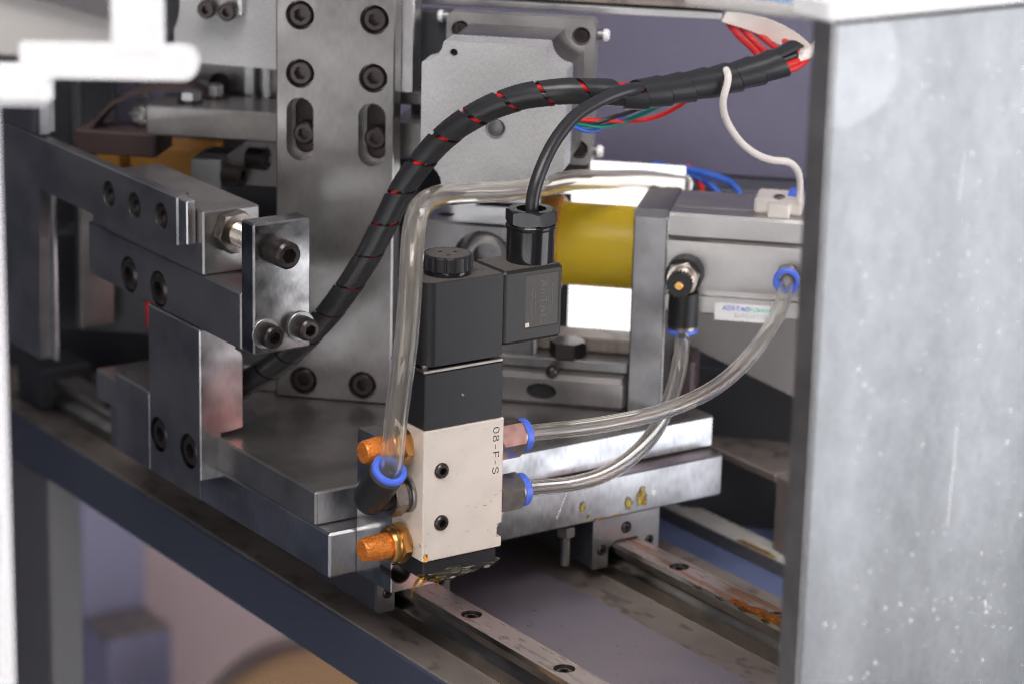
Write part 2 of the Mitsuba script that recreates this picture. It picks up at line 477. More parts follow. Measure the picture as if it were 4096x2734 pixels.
def rail(x, label):
    k = thing('guide_rail', label, 'linear rail', None)
    y0, y1 = -250, 395
    prof = [(-7.6, -47), (-7.6, -41.6), (-6.9, -40.6), (-4.6, -38.2), (-4.6, -37.2), (-7.3, -35.4), (-7.5, -33.2), (-6.3, -32)]
    prof = prof + [(-a, b) for a, b in prof[::-1]]
    m = shp(Polygon([(x + a, b) for a, b in prof]), (0, y1, 0), NY, y1 - y0)
    holes = [y for y in np.arange(14.6 - 61.7 * 6, 380, 61.7)]
    for y in holes:
        m = m - cyl((x, y, -36.5), UP, 4.1, 8)
    put('rail_body', m, 'rail_steel', k, smooth=20)
    top = shp(sbox(x - 6.2, y0 + .5, x + 6.2, y1 - .5), (0, 0, -32.02), UP, .07)
    for y in holes:
        top = top - cyl((x, y, -33), UP, 4.1, 3)
    put('ground_top', top, 'rail_top', k, label='ground top face of the rail with rust marks')
    for y in holes:
        if -130 < y < 90:
            sk = put('socket_screw', cap_screw((x, y, -36.4), UP, 7.0, 3.6, 3), 'black_oxide', k)
            put('screw_hole_rim', lathe([(3.5, 0), (4.08, 0), (4.08, 3.6), (3.8, 3.6), (3.5, .4)], (x, y, -36.3), UP), 'black_hole', sk)
    return k


rail(32.1, 'near guide rail with screw heads in its pinkish worn top, below the valve')
rk = rail(132.5, 'far guide rail with rusty orange grease on its top, right of the bed')
for i in range(11):
    put('grease', lumps((127.6 + rng.uniform(-.9, 1.4), -27 - i * 2.6, -31.5 + .06 * i), (1.0 + .16 * i, 2.6, .7 + .09 * i), i + 20, .75), 'grease_yellow' if i in (7, 9) else 'grease_amber', rk, smooth=True, label='orange grease smeared on the rail' if i == 0 else None)
put('dark_grease', tube([(126.0, -4 - i * 4, -32.9 + .35 * math.sin(i * 1.9)) for i in range(24)], lambda t: .55 + .35 * np.sin(t * 61) * np.sin(t * 23), 10, step=.8), 'grease_dark', rk, None, True)


def carriage(x, y, label):
    k = thing('rail_carriage', label, 'linear carriage', None)
    pts = [(-17, -42), (-17, -20.6), (17, -20.6), (17, -42), (9, -42), (9, -34.5), (5.8, -31.2), (-5.8, -31.2), (-9, -34.5), (-9, -42)]
    P = Polygon([(x + a, b) for a, b in pts])
    put('block', shp(P.buffer(-.5), (0, y + 48, 0), NY, 46), 'machine_dark', k)
    e = shp(P.buffer(-.8).buffer(.8), (0, y + 2, 0), NY, 2)
    hs = [(x - 12.2, -34.2), (x + 12.2, -34.2), (x, -26.4)]
    for hx, hz in hs:
        e = e - cyl((hx, y + 3, hz), NY, 2.3 if hx != x else 2.6, 6)
    put('end_plate', e, 'steel_dark', k)
    for hx, hz in hs:
        put('screw', cap_screw((hx, y + 1.6, hz), NY, 3.8, 1.9, 1.9), 'black_oxide', k)
    return k


carriage(132.3, 50.5, 'carriage with screwed end plate riding on the far rail under the plates')
carriage(31.5, 55.0, 'dark carriage in shadow on the near rail below the valve')
k = thing('hanging_bolt', 'bolt end with a nut hanging under the lower plate near the far carriage', 'bolt')
put('shank', cyl((102.5, 52, -37.5), UP, 2.0, 17), 'steel', k)
put('nut', hexnut((102.5, 52, -25), UP, 7, 4.6), 'steel', k)

# ------------------------------------------------------------------ base plates
k = thing('lower_plate', 'lower aluminium base plate, scratched and wider than the plate on it', 'plate')
put('slab', bx(-11.6, 180.2, 48, 236, -20, -1.7, .9), 'aluminium_worn', k)
for x0, z0, x1, z1 in ((62, -19.4, 71, -3.2), (95, -15, 100.5, -3.0), (68, -8, 69.2, -5), (134, -9, 136, -4.8), (142.5, -12, 143.6, -9)):
    d = np.array([x1 - x0, 0, z1 - z0]); n = np.array([-d[2], 0, d[0]]) / np.linalg.norm(d) * .16
    a, b = np.array([x0, 47.985, z0]), np.array([x1, 47.985, z1])
    put('scratch', m3.Manifold.hull_points(np.array([a - n, a + n, b - n, b + n, a - n + [0, .1, 0], a + n + [0, .1, 0], b - n + [0, .1, 0], b + n + [0, .1, 0]])), 'white_paint', k)
for i, (x, z, sx, sz, mt) in enumerate(((137.6, -13.0, 2.6, 3.4, 'grease_yellow'), (137.0, -11.6, .9, 1.5, 'grease_amber'), (139.2, -15.4, 1.0, 2.0, 'grease_amber'), (131.0, -14.6, 1.7, 2.6, 'grease_yellow'), (107.5, -12.0, 1.6, 2.0, 'grease_yellow'), (111, -17.5, 1.2, 1.0, 'grease_yellow'), (116, -18.9, 3.0, .6, 'grease_amber'), (125, -19.2, 3.2, .5, 'grease_amber'), (144, -12.4, .9, 1.3, 'white_paint'))):
    put('grease', lumps((x, 47.95 - .12 * (i in (1, 2)), z), (sx, .35, sz), i + 40, .7), mt, k, smooth=True, label='yellow and orange grease spots on the plate edge' if i == 0 else None)
k = thing('upper_plate', 'upper base plate of brownish ground steel that carries the post and blocks', 'plate')
put('slab', bx(-17.8, 174.2, 48, 236, 2.62, 16.2, .8), 'steel', k, UA)
put('front_face', bx(-16.6, 173.2, 47.93, 48.6, 3.4, 15.4, .05), 'aluminium', k, UA, label='bright milled aluminium front edge of the plate')

# ------------------------------------------------------------------ post with screws
k = thing('post_plate', 'tall ground steel post plate with six socket screws and two slots', 'post')
poly = sbox(-93.4, 16.6, -43.9, 235)
m = plate(poly, 135, 12)
scr = [(-83.4, 178), (-52.5, 177.7), (-83.3, 154.1), (-52.8, 153.9), (-81.7, 24.1), (-56.2, 24.0)]
for c, z in scr:
    m = m - cyl((c, 142, z), NY, 6.0, 9)
for c, z0, z1 in ((-83.3, 118, 144.2), (-53.1, 117.4, 143.6)):
    m = m - shp(slot(c, z0, z1, 5.7), (0, 144.4, 0), NY, 12) - shp(slot(c, z0 + 1.3, z1 - 1.3, 4.4), (0, 147.5, 0), NY, 12)
put('plate', m ^ bx(-93.4, -43.9, 135, 147, 16.6, 235, .55), 'steel', k, UC, 25)
for i, (c, z) in enumerate(scr):
    put('socket_screw', cap_screw((c, 141.9, z), NY, 10.3, 6.3, 5, rot=rng.uniform(0, 60)), 'black_oxide', k, UC)
for c, z in ((-83.0, 128.2), (-52.9, 128.0)):
    put('slot_screw', cap_screw((c, 145.2, z), NY, 9.4, 5.2, 4.6, rot=20), 'black_oxide', k, UC, label='socket screw deep inside a slot')
    put('slot_floor', bx(c - 5.5, c + 5.5, 147.2, 148.6, 117, 145, .2), 'dark_red', k, UC)
k = thing('side_rail_plate', 'narrow bright steel upright just right of the post', 'upright')
put('bar', bx(-47, -38.9, 147.8, 162, 146, 235, .6), 'steel_bright', k, UC)
single('cross_shaft', bx(-50, -34, 165, 173, 137.6, 143.6, .8), 'steel_dark', 'dark steel cross bar between the post and the motor', 'bar', frame=UC)
single('bracket_block', bx(-50, -34, 158, 190, 116, 133, 1.5), 'steel', 'grey block below the cross bar beside the post', 'block', frame=UC)
single('foot_block', bx(-126, -94.2, 140, 158, 16.5, 27, .6), 'steel_bright', 'small steel block standing on the plate left of the post foot', 'block', frame=UC)

# ------------------------------------------------------------------ left gantry behind the post
k = thing('gantry_plate', 'pale cast plate with a small bolted tab at the top left behind the white bracket', 'plate')
g = Polygon([(-150, 148), (-100, 146.6), (-100, 235), (-150, 235)]).difference(Point(-171, 172).buffer(23.5, 40))
put('plate', plate(g, 178, 14), 'cast_metal', k, UC)
put('tab', plate(sbox(-136.5, 170.2, -120.6, 235), 173, 5), 'steel_dark', k, UC)
put('tab_edge', bx(-120.5, -118.2, 172, 178, 170.0, 235, .3), 'steel_bright', k, UC)
for c, z in ((-133.0, 172.2), (-124.0, 171.6)):
    put('socket_screw', cap_screw((c, 173, z), NY, 7.6, 5, 3.6), 'black_oxide', k, UC)
single('hand_wheel', lathe([(0, 0), (22.2, 0), (23, 1), (23, 9), (22, 10), (0, 10)], (-171, 206, 172), NY, 64), 'machine_dark', 'dark round wheel behind the white bracket at the top left', 'wheel', frame=UC)
k = thing('recess_block', 'dark bearing block with a round hole under the pale gantry plate', 'block')
m = bx(-160, -100, 206, 224, 118, 149, .6) - cyl((-138.4, 214, 133.6), NY, 4.9, 12)
put('block', m, 'steel_dark', k, UC)
put('hole_back', cyl((-138.4, 213.8, 133.6), NY, 4.8, .4), 'dark_red', k, UC)
put('bright_strip', bx(-126, -121, 200, 205.8, 128, 148, .6), 'zinc_sheet', k, UC)
put('bright_edge', bx(-117.5, -115.8, 200, 205.8, 129, 148, .4), 'white_paint', k, UC)
k = thing('cross_bar', 'horizontal grey steel bar running behind the post at the upper left', 'bar')
put('bar', bx(-159, -97, 165, 196, 118.0, 130.6, .7), 'steel', k, UC)
k = thing('hex_bolt', 'zinc plated hex bolt standing on the cross bar, nearer of the two', 'bolt')
put('washer', lathe([(0, 0), (5.6, 0), (5.6, 1), (0, 1)], (-142.9, 177, 130.7), UP), 'black_oxide', k, UC)
put('head', hexnut((-142.9, 177, 131.7), UP, 8.4, 4), 'zinc_sheet', k, UC)
k = thing('hex_bolt', 'dark bolt standing behind the zinc bolt on the cross bar', 'bolt')
put('washer', lathe([(0, 0), (4.4, 0), (4.4, 1), (0, 1)], (-135.5, 189, 130.7), UP), 'black_oxide', k, UC)
put('head', hexnut((-135.5, 189, 131.7), UP, 6.4, 5), 'steel_dark', k, UC)
k = thing('curved_bracket', 'dark reddish brown bent bracket left of the cross bar', 'bracket')
put('shelf', bx(-197, -160, 182, 206, 104, 114.5, .8), 'dark_red', k, UC)
arc = [(-191, 114), (-187, 121), (-180, 128), (-170, 133), (-158, 136), (-146, 136), (-140, 132)]
a2 = [(c, z - 2.4) for c, z in arc[::-1]]
put('strap', plate(Polygon(arc + a2), 184, 14), 'dark_red', k, UC)
put('lug', lumps((-170, 196, 121), (6, 5, 5), 3, .5), 'cast_metal', k, UC, True)
single('brass_block', bx(-187, -150, 226, 250, 84, 98.6, .7), 'orange_paint', 'orange brown block below the cross bar at the left', 'block', frame=UC)
single('brass_block', bx(-203, -192, 226, 240, 86, 98.0, .7), 'orange_paint', 'small orange block left of the larger orange block', 'block', frame=UC)
k = thing('clamp_block', 'small steel clamp with two black cap screws pointing right, left of the post', 'clamp')
put('jaw', plate(Polygon([(-140, 95), (-140, 108), (-127, 108.4), (-127, 94)]), 168, 24), 'zinc_sheet', k, UC)
put('bridge', plate(Polygon([(-138, 108.3), (-126.8, 108.6), (-115, 117.5), (-104, 117.5), (-104, 96), (-126.5, 96)]), 178, 16), 'steel_dark', k, UC)
for c, d, z in ((-126, 172, 101.5), (-117, 178, 108)):
    put('cap_screw', cap_screw((c, d, z), (1, -.25, 0), 9.6, 9, 5), 'black_oxide', k, UC)
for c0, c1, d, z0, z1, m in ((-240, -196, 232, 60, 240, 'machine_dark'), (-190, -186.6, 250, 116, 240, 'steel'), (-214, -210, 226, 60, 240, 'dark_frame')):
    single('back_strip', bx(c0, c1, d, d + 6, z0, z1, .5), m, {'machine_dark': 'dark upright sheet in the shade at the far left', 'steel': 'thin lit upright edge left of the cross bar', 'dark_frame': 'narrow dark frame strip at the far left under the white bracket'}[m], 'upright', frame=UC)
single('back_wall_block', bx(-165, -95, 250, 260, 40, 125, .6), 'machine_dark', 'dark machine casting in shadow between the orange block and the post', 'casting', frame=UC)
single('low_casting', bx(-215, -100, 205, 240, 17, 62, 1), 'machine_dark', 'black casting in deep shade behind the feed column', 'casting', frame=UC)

# ------------------------------------------------------------------ feeding arm, slide, end block, column
k = thing('feed_arm', 'long flat steel arm with three recessed screws and a bent down leg at the left', 'arm')
P = Polygon([(131, 95.9), (131, 115.2), (330, 115.4), (330, 15), (262, 15.4), (258, 92.5), (206, 92.5), (206, 88.5)])
m = m3.Manifold.extrude(m3.CrossSection([list(P.exterior.coords)[:-1]], m3.FillRule.EvenOdd), 5.3).transform(np.array([[0, 0, 1, -32.1], [1, 0, 0, 0], [0, 1, 0, 0]], float))
for y, z in ((191, 104), (168, 104), (144.6, 104.6)):
    m = m - cyl((-29, y, z), NX, 5.6, 6)
m = m ^ (bx(-32.1, -26.8, 131, 330, 84, 115.3, .7) + bx(-32.1, -26.8, 257, 330, 15, 110, .7))
put('arm_plate', m, 'steel_dark', k, UA, 20)
for y, z in ((191, 104), (168, 104), (144.6, 104.6)):
    put('recessed_screw', cap_screw((-29.1, y, z), NX, 9.4, 2.0, 4.4), 'black_oxide', k, UA)
put('tip_step', bx(-31.2, -27, 124.6, 130.8, 97, 114.6, .5), 'steel_bright', k, UA)
put('edge_strip', bx(-26.6, -24.6, 257, 262, 15, 92, .4), 'steel_bright', k, UA)
put('upper_lug', bx(-32.1, -22, 262, 300, 115.6, 150, .5), 'steel_dark', k, UA)
put('lug_edge', bx(-31.9, -27, 256.4, 262, 116, 150, .4), 'zinc_sheet', k, UA, label='bright front edge of the upper lug')  # front edge in a paler metal than the lug
k = thing('slide_block', 'square steel slide block with a bright front edge on the lower bar', 'block')
put('body', bx(-26.6, -1.4, 120, 205, 85.2, 111, .7), 'steel', k, UA)
put('top_screw', lathe([(0, 0), (3.6, 0), (3.6, .5), (2.8, .8), (0, .8)], (-20, 152, 111), UP), 'nickel', k, UA, label='coppery screw head in the top')
k = thing('stop_screw', 'zinc plated adjusting screw with lock nut between the slide block and the end block', 'screw')
put('lock_nut', hexnut((-14, 119.8, 102.2), NY, 15.2, 6.0, rot=8), 'nickel', k, UA)
th = []
for i in range(int(22.4 / .4)):
    th.append((4.0 + .9 * (1 - abs((i * .4 / 1.6 % 1) * 2 - 1)), i * .4))
put('thread', lathe([(0, 0)] + th + [(0, th[-1][1])], (-14, 113.6, 102.2), NY), 'plated', k, UA, 20)
k = thing('lower_bar', 'grey steel bar with two large recessed screws below the feed arm', 'bar')
m = bx(-25.9, -1.2, 91, 224, 62.2, 85.1, .9)
for y in (186, 159.6):
    m = m - cyl((-21, y, 70.5), NX, 7.6, 8)
put('bar', m, 'steel_dark', k, UA, 25)
for y in (186, 159.6):
    put('socket_screw', cap_screw((-21.2, y, 70.5), NX, 13, 5.2, 6), 'black_oxide', k, UA)
k = thing('end_block', 'polished pitted steel end block with three cap screws at the end of the bar', 'block')
put('body', bx(-26, -1, 80.8, 90.7, 63, 114.2, .7), 'steel_pitted', k, UA)
put('upper_cap_screw', cap_screw((-14.2, 80.75, 102.0), NY, 10.6, 6.6, 5.4, rot=5), 'black_oxide', k, UA)
for x, z in ((-21.2, 71.2), (-5.6, 71.8)):
    w = put('washer', lathe([(2.9, 0), (5.7, 0), (5.9, .2), (5.9, .8), (5.7, 1), (2.9, 1)], (x, 80.7, z), NY), 'zinc_sheet', k, UA)
    put('lower_cap_screw', cap_screw((x, 79.6, z), NY, 8.5, 6.8, 4.2, True, rot=20), 'black_oxide', k, UA)
k = thing('feed_column', 'upright steel column with a polished pink reflecting face beside the upper plate', 'column')
P = Polygon([(-25.9, -1), (-16.2, -1), (-16.2, 17.6), (-6.6, 19), (-6.3, 19.6), (-6.3, 47), (-7.4, 50.2), (-10, 52), (-10, 62), (-25.9, 62)])
m = plate(P, 125, 44)
for y in (134.8,):
    m = m - cyl((-20, y, 9), NX, 7.4, 8)
m = m - cyl((-20, 161, 8.7), NX, 7.4, 8)
put('column', m ^ (bx(-25.9, -6.3, 125, 169, 17.6, 62, .5) + bx(-25.9, -16.2, 125, 169, -1, 30, .5)), 'steel_mirror', k, UA, 25)
m = bx(-25.9, -9, 169.2, 201, -9.6, 24.7, .8)
put('foot', m, 'steel_dark', k, UA)
put('left_cheek', bx(-26.05, -25.85, 125.3, 168.8, -9, 61.5, .05) - cyl((-20, 134.8, 9), NX, 7.4, 8) - cyl((-20, 161, 8.7), NX, 7.4, 8), 'steel_dark', k, UA)
for y, z in ((134.8, 9), (161, 8.7)):
    put('socket_screw', cap_screw((-20.2, y, z), NX, 13, 5.4, 6), 'black_oxide', k, UA)
single('hanging_plate', bx(-9, 8, 268, 274, 24, 92, 1), 'steel', 'blurred grey plate hanging behind the bent leg of the feed arm', 'plate', frame=UA)
single('red_cable_end', tube([(-8, 205, 52), (-7.6, 205, 46), (-7.2, 205, 41)], 1.3, 14), 'red_wire', 'short bright red cable piece showing left of the feed column', 'cable', frame=UA, smooth=True)
single('rail_end_stop', bx(18, 46, 372, 400, -46.8, -26, 1.5), 'machine_dark', 'dark stop block at the far end of the near rail', 'stop block')

# ------------------------------------------------------------------ stepper motor
k = thing('stepper_motor', 'square stepper motor with a speckled cast grey end cap, behind the cable harness', 'motor')
sq = sbox(-29, 115.7, 29.2, 174.0)
for c, z in ((-29, 115.7), (29.2, 115.7), (-29, 174), (29.2, 174)):
    sq = sq.difference(Point(c, z).buffer(8.6, 24))
ears = [(-16.2, 169.6)]
sq = sq.buffer(-1.1).buffer(2.2).buffer(-1.1)
m = plate(sq, 118, 15) - cyl((-16.2, 121, 169.4), NY, 1.6, 6) - cyl((1.2, 120.4, 139.8), NY, 4.2, 6)
put('end_cap', m, 'cast_metal', k, UC, 30)
put('cap_hole', cyl((-16.2, 120.9, 169.4), NY, 1.5, .3), 'black_hole', k, UC)
put('centre_plug', lathe([(0, 0), (3.3, 0), (3.3, 1.6), (2.6, 2), (0, 2)], (1.2, 120.5, 139.8), NY), 'steel_dark', k, UC)
put('stator', plate(sq.buffer(-1.0), 133.2, 33), 'steel_dark', k, UC, 30)
fl = sbox(-29.5, 116.6, 32.6, 177.4).buffer(-3).buffer(3)
m = plate(fl, 166.4, 8)
for c, z in ((26.8, 170.2), (27.2, 123.0), (-23.6, 170.2)):
    m = m - cyl((c, 170, z), NY, 3.9, 8)
put('flange', m, 'cast_dark', k, UC, 30)
for c, z in ((26.8, 170.2), (27.2, 123.0), (-23.6, 170.2)):
    put('flange_screw', cap_screw((c, 170.2, z), NY, 6.2, 2.6, 3), 'black_oxide', k, UC)
for c, z, s in ((-29.6, 174.4, -1), (32.7, 170.2, 1), (31.6, 121.6, 1)):
    put('nut_end', cyl((c, 172.5, z), (s, 0, 0), 2.5, 2.6), 'steel_dark', k, UC)
    put('stud_end', lathe([(0, 0), (2.5, 0), (2.5, 1.4), (1.9, 2.2), (0, 2.3)], (c + s * 2.6, 172.5, z), (s, 0, 0)), 'white_paint', k, UC)
single('motor_bracket', bx(-46, 30, 175, 183, 110, 176, .8), 'machine_dark', 'dark bracket plate that the stepper motor is bolted to', 'bracket', frame=UC)

# ------------------------------------------------------------------ cylinder, mount plate, yellow bush, base blocks
k = thing('mount_plate', 'upright brownish steel end plate that holds the air cylinder', 'plate')
Pm = Polygon([(149.5, 16.3), (149.5, 100.5), (152.4, 103.4), (195, 103.4), (195, 16.3)])
put('plate', bx(53.5, 67.5, 149.5, 195, 16.3, 103.4, .6) ^ m3.Manifold.extrude(m3.CrossSection([list(Pm.exterior.coords)[:-1]], m3.FillRule.EvenOdd), 14).transform(np.array([[0, 0, 1, 53.5], [1, 0, 0, 0], [0, 1, 0, 0]], float)), 'steel_dark', k, UC)
put('bright_edge', bx(67.52, 67.8, 149.4, 150.4, 17, 100, .1), 'white_paint', k, UC)  # corner highlight, painted as a thin white strip
k = thing('air_cylinder', 'grey square compact air cylinder with a white label on its lower edge', 'cylinder')
pc = [(150.6, 61.6), (150, 62), (150, 68.6), (151.8, 69.0), (151.8, 71), (150.4, 71.4), (150.0, 75), (150.0, 84), (150.3, 88.4), (151.0, 91.2), (150.2, 92.6), (152.6, 92.9), (152.6, 93.5), (150, 93.8), (150, 101.6), (151.2, 102.9), (160, 103), (160, 101.5), (164, 101.5), (164, 103), (192, 103), (193, 102), (193, 61.6)]
put('barrel', m3.Manifold.extrude(m3.CrossSection([pc[::-1]], m3.FillRule.NonZero), 62).transform(np.array([[0, 0, 1, 67.9], [1, 0, 0, 0], [0, 1, 0, 0]], float)), 'anodised', k, UC, 25)
lk = put('label_sticker', bx(88.2, 111, 149.72, 149.98, 59.3, 66.6, .1), 'label_white', k, UC)
put('lettering', text('AIRTAC', 1.9, .06, (91.2, 149.70, 63.6), (1, 0, 0), (0, 0, 1), True, 1.15), 'ink_blue', lk, UC, False, label='blue lettering AIRTAC')
put('lettering', text('CYLINDER', 1.5, .06, (100.8, 149.70, 63.7), (1, 0, 0), (0, 0, 1), True), 'ink_green', lk, UC, False, label='green lettering CYLINDER')
put('lettering', text('SDA32X25SB', 1.7, .06, (96, 149.70, 60.9), (1, 0, 0), (0, 0, 1)), 'ink_grey', lk, UC, False, label='grey lettering SDA32X25SB')
k = thing('cylinder_switch', 'white plastic position switch with a clamp screw on top of the air cylinder', 'sensor')
put('body', bx(101.5, 121.2, 157, 176, 103.1, 109.6, 1.0), 'white_plastic', k, UC)
put('clamp', bx(107.6, 116.6, 150.5, 157.2, 103.1, 108.8, .6), 'white_plastic', k, UC)
put('clamp_screw', cap_screw((111.4, 160, 109.2), UP, 4.6, 1.6, 2.2), 'nickel', k, UC)
put('cable_boot', bx(114.5, 121, 164, 174, 109.5, 111.4, .5), 'blue_plastic', k, UC)
k = thing('rod_bush', 'yellow painted round bush left of the mount plate', 'bush')
put('body', lathe([(0, 0), (17.4, 0), (17.4, 33), (0, 33)], (20, 171, 81.8), PX, 64), 'yellow_paint', k, UC)
put('collar', lathe([(0, 0), (19.6, 0), (20, .5), (20, 8), (19, 9), (0, 9)], (12, 171, 81.8), PX, 64), 'orange_paint', k, UC)
k = thing('bearing_block', 'grey bearing block with holes standing behind the solenoid', 'block')
m = bx(-46, 11, 165, 222, 16.3, 89.2, 1.2) - cyl((-30.5, 177, 80), UP, 3.6, 20) - cyl((-12, 180, 73), NY, 13, 20) - bx(-22, 0, 196, 206, 80, 100)
put('block', m, 'steel_dark', k, UC, 30)
put('bearing', lathe([(6, 0), (10.5, 0), (10.5, 6), (9, 7), (6, 7)], (-12, 179.5, 73), NY), 'steel', k, UC)
k = thing('base_block', 'machined steel base block with a rounded lip between solenoid and mount plate', 'block')
m = bx(-6, 52.6, 150, 186, 16.3, 30.2, 2.0) - orient(m3.Manifold.cylinder(9, 3.4, 3.4, 40).scale([1.9, 1, 1]), (17, 152.6, 23), NY)
put('body', m, 'steel', k, UC)
put('upper_step', bx(-6, 52.4, 158, 190, 30.3, 35.2, .8), 'steel_dark', k, UC)
put('back_bar', bx(8, 52.4, 170, 186, 35.3, 41.5, .8), 'bed_bare', k, UC)
put('oval_recess', orient(m3.Manifold.cylinder(.6, 3.3, 3.3, 40).scale([1.9, 1, 1]), (17, 152.7, 23), NY), 'black_hole', k, UC)  # dark oval reflection on the block, built as a black recess
put('ball', trimesh.creation.icosphere(3, 2.7).apply_translation((21.2, 151.5, 31.6)), 'black_oxide', k, UC, True)
put('hex_head', hexnut((25.4, 164, 35.2), UP, 13.5, 6.5), 'black_oxide', k, UC)
put('pin', cyl((11.4, 164, 35), UP, 1.2, 9), 'steel_bright', k, UC)
k = thing('light_panel', 'overexposed white block behind the yellow bush, set to glow', 'lamp')
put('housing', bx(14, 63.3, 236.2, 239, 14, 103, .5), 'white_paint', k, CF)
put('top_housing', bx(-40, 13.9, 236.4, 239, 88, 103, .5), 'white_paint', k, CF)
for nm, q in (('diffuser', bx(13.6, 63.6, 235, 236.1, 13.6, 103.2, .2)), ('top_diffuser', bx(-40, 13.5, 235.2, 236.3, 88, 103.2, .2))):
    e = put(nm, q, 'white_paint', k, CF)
    scene[e]['emitter'] = {'type': 'area', 'radiance': rgbv(.95, .95, .97)}  # emission added so the plain white block looks blown out
single('grey_cover', plate(Polygon([(62, 46), (170, 46), (170, -12), (120, 8), (74.6, 27), (62, 33)]), 215, 4), 'cover_grey', 'pale grey cover plate with a sloping lower edge below the air cylinder', 'cover', frame=CF)
single('stop_piece', bx(66, 78, 176, 196, 16.3, 34, 1.6), 'dark_red', 'rusty brown stop piece right of the mount plate behind the clear hoses', 'block', frame=UC)
k = thing('brown_frame', 'brown L shaped frame bar with oval holes at the right behind the lower plate', 'frame')
m = bx(217, 257, 57, 420, -24, -20, .8)
for hx, hy in ((238, 124), (240, 78)):
    m = m - cyl((hx, hy, -30), UP, 4.5, 20).translate([-hx, 0, 0]).scale([1.5, 1, 1]).translate([hx, 0, 0])
put('top_bar', m, 'bed_bare', k)
put('leg', bx(217.4, 257, 30, 57.4, -54.6, -20.2, .8), 'bed_bare', k)
single('dark_casting', bx(66, 160, 240, 300, -70, 12, 1), 'machine_dark', 'black block added for the shaded void at the right behind the base plates', 'casting', frame=CF)  # black block stands in for the dark void under the cover
single('cable_tray', bx(58, 200, 272, 298, 60, 86, 1), 'dark_frame', 'dark grey cable tray behind the cylinder where blue wires lie', 'tray', frame=CF)

# ------------------------------------------------------------------ solenoid valve
k = thing('solenoid_valve', 'cream and black solenoid valve with round knob and cable plug, front centre', 'valve')
m = bx(0, 35.3, 0, 22, 0, 51, .5)
m = m - bx(32.9, 40, -2, 24, 3.8, 9.6, .1)
m = m - cyl((7.7, 4, 34.8), NY, 3.05, 9) - cyl((7.9, 4, 14.4), NY, 3.05, 9) - cyl((2, 1.9, 5.9), NX, .95, 9)
put('valve_body', m, 'valve_paint', k, None, 25)
put('manifold_base', bx(1, 33.6, 1, 22, -7.5, -.1, .5), 'black_plastic', k)
m = bx(0, 34.2, 0, 21.8, 51.15, 73, .45)
put('pilot_block', m, 'black_plastic', k)
put('pilot_pin', trimesh.creation.icosphere(2, .75).apply_translation((16.3, -.1, 62.6)), 'nickel', k, None, True)
put('gasket_plate', bx(-.9, 33.7, -.5, 22.2, 73.1, 74.3, .2), 'nickel', k)
put('gasket_screw', cap_screw((1.4, 3.0, 74.3), UP, 2.6, 1.2, 1.2), 'nickel', k)
co = sbox(.4, .3, 33.6, 22.0).buffer(-4.2).buffer(4.2, 12)
co = co.union(sbox(14, .3, 33.6, 22))
m = shp(co, (0, 0, 75.1), UP, 31.2)
put('coil', m, 'black_plastic', k, None, 30)
put('coil_dust', shp(co.buffer(-.5), (0, 0, 106.25), UP, .12), 'dusty_black', k)
put('coil_panel', bx(24, 31.5, 9, 20, 106.3, 106.6, .1), 'dusty_black', k)
pts = []
for i in range(144):
    a = 2 * math.pi * i / 144; pts.append(((9.2 - .75 * max(0, math.cos(a * 14)) ** 3) * math.cos(a), (9.2 - .75 * max(0, math.cos(a * 14)) ** 3) * math.sin(a)))
kn = prism(pts, (16, 11, 108), UP, 5.8) ^ lathe([(0, 0), (8.6, 0), (9.4, .5), (9.4, 5.1), (8.8, 5.8), (0, 5.8)], (16, 11, 108), UP, 96)
for a in range(3):
    kn = kn - cyl((16 + 3.2 * math.cos(a * 2.1), 11 + 3.2 * math.sin(a * 2.1), 112.6), UP, .8, 3)
kk = put('coil_nut', kn, 'black_plastic', k)
put('nut_neck', lathe([(0, 0), (8.6, 0), (8.6, 1.7), (0, 1.7)], (16, 11, 106.3), UP), 'black_gloss', k)
put('nut_dust', lathe([(0, 0), (8.0, 0), (8.0, .06), (0, .06)], (16, 11, 113.8), UP) - cyl((19.2, 11, 113), UP, .8, 3) - cyl((16 + 3.2 * math.cos(2.1), 11 + 3.2 * math.sin(2.1), 113), UP, .8, 3) - cyl((16 + 3.2 * math.cos(4.2), 11 + 3.2 * math.sin(4.2), 113), UP, .8, 3), 'dusty_black', kk)
plug = bx(34.0, 60.6, .3, 21.6, 78.4, 106.6, 1.2) - bx(43.6, 58.8, -.5, .6, 83.6, 104, .2)
pk = put('plug', plug, 'smoky_plastic', k, None, 30)
put('plug_dust', bx(35.2, 59.6, 1.4, 20.4, 106.55, 106.7, .05), 'dusty_black', pk)
put('plug_window', bx(43.7, 58.7, .55, .9, 83.7, 103.9, .1), 'smoky_window', pk)
put('plug_logo', text('AirTAC', 2.9, .14, (50.4, .57, 101.8), (0, 0, -1), (1, 0, 0), False, 1.25), 'black_gloss', pk, None, False, label='raised lettering AirTAC running down the plug')
for x, z0, z1 in ((46.6, 87, 99.5), (48.2, 89, 97.5), (54.2, 88, 98.5), (55.8, 86, 101)):
    put('plug_rib', bx(x - .14, x + .14, .44, .6, z0, z1, .03), 'black_gloss', pk)
put('terminal', bx(43.9, 45.8, .5, .8, 84.0, 85.8, .2), 'valve_paint', pk)
put('gland_body', lathe([(0, 0), (9.0, 0), (9.0, 12.2), (8.6, 13.4), (8.0, 13.8), (8.0, 15.2), (0, 15.2)], (52.4, 10.6, 106.6), UP, 56), 'black_gloss', k)
put('gland_ring', lathe([(5, 0), (9.2, 0), (9.5, .5), (9.5, 1.4), (9.2, 1.8), (5, 1.8)], (52.4, 10.6, 119.0), UP, 56), 'black_gloss', k)
gk = [q for q in scene if q.startswith(k + '__gland_body')][0]
gn = hexnut((52.4, 10.6, 120.8), UP, 17.0, 5.6, 5.6, rot=12)
put('gland_nut', gn, 'black_gloss', gk)
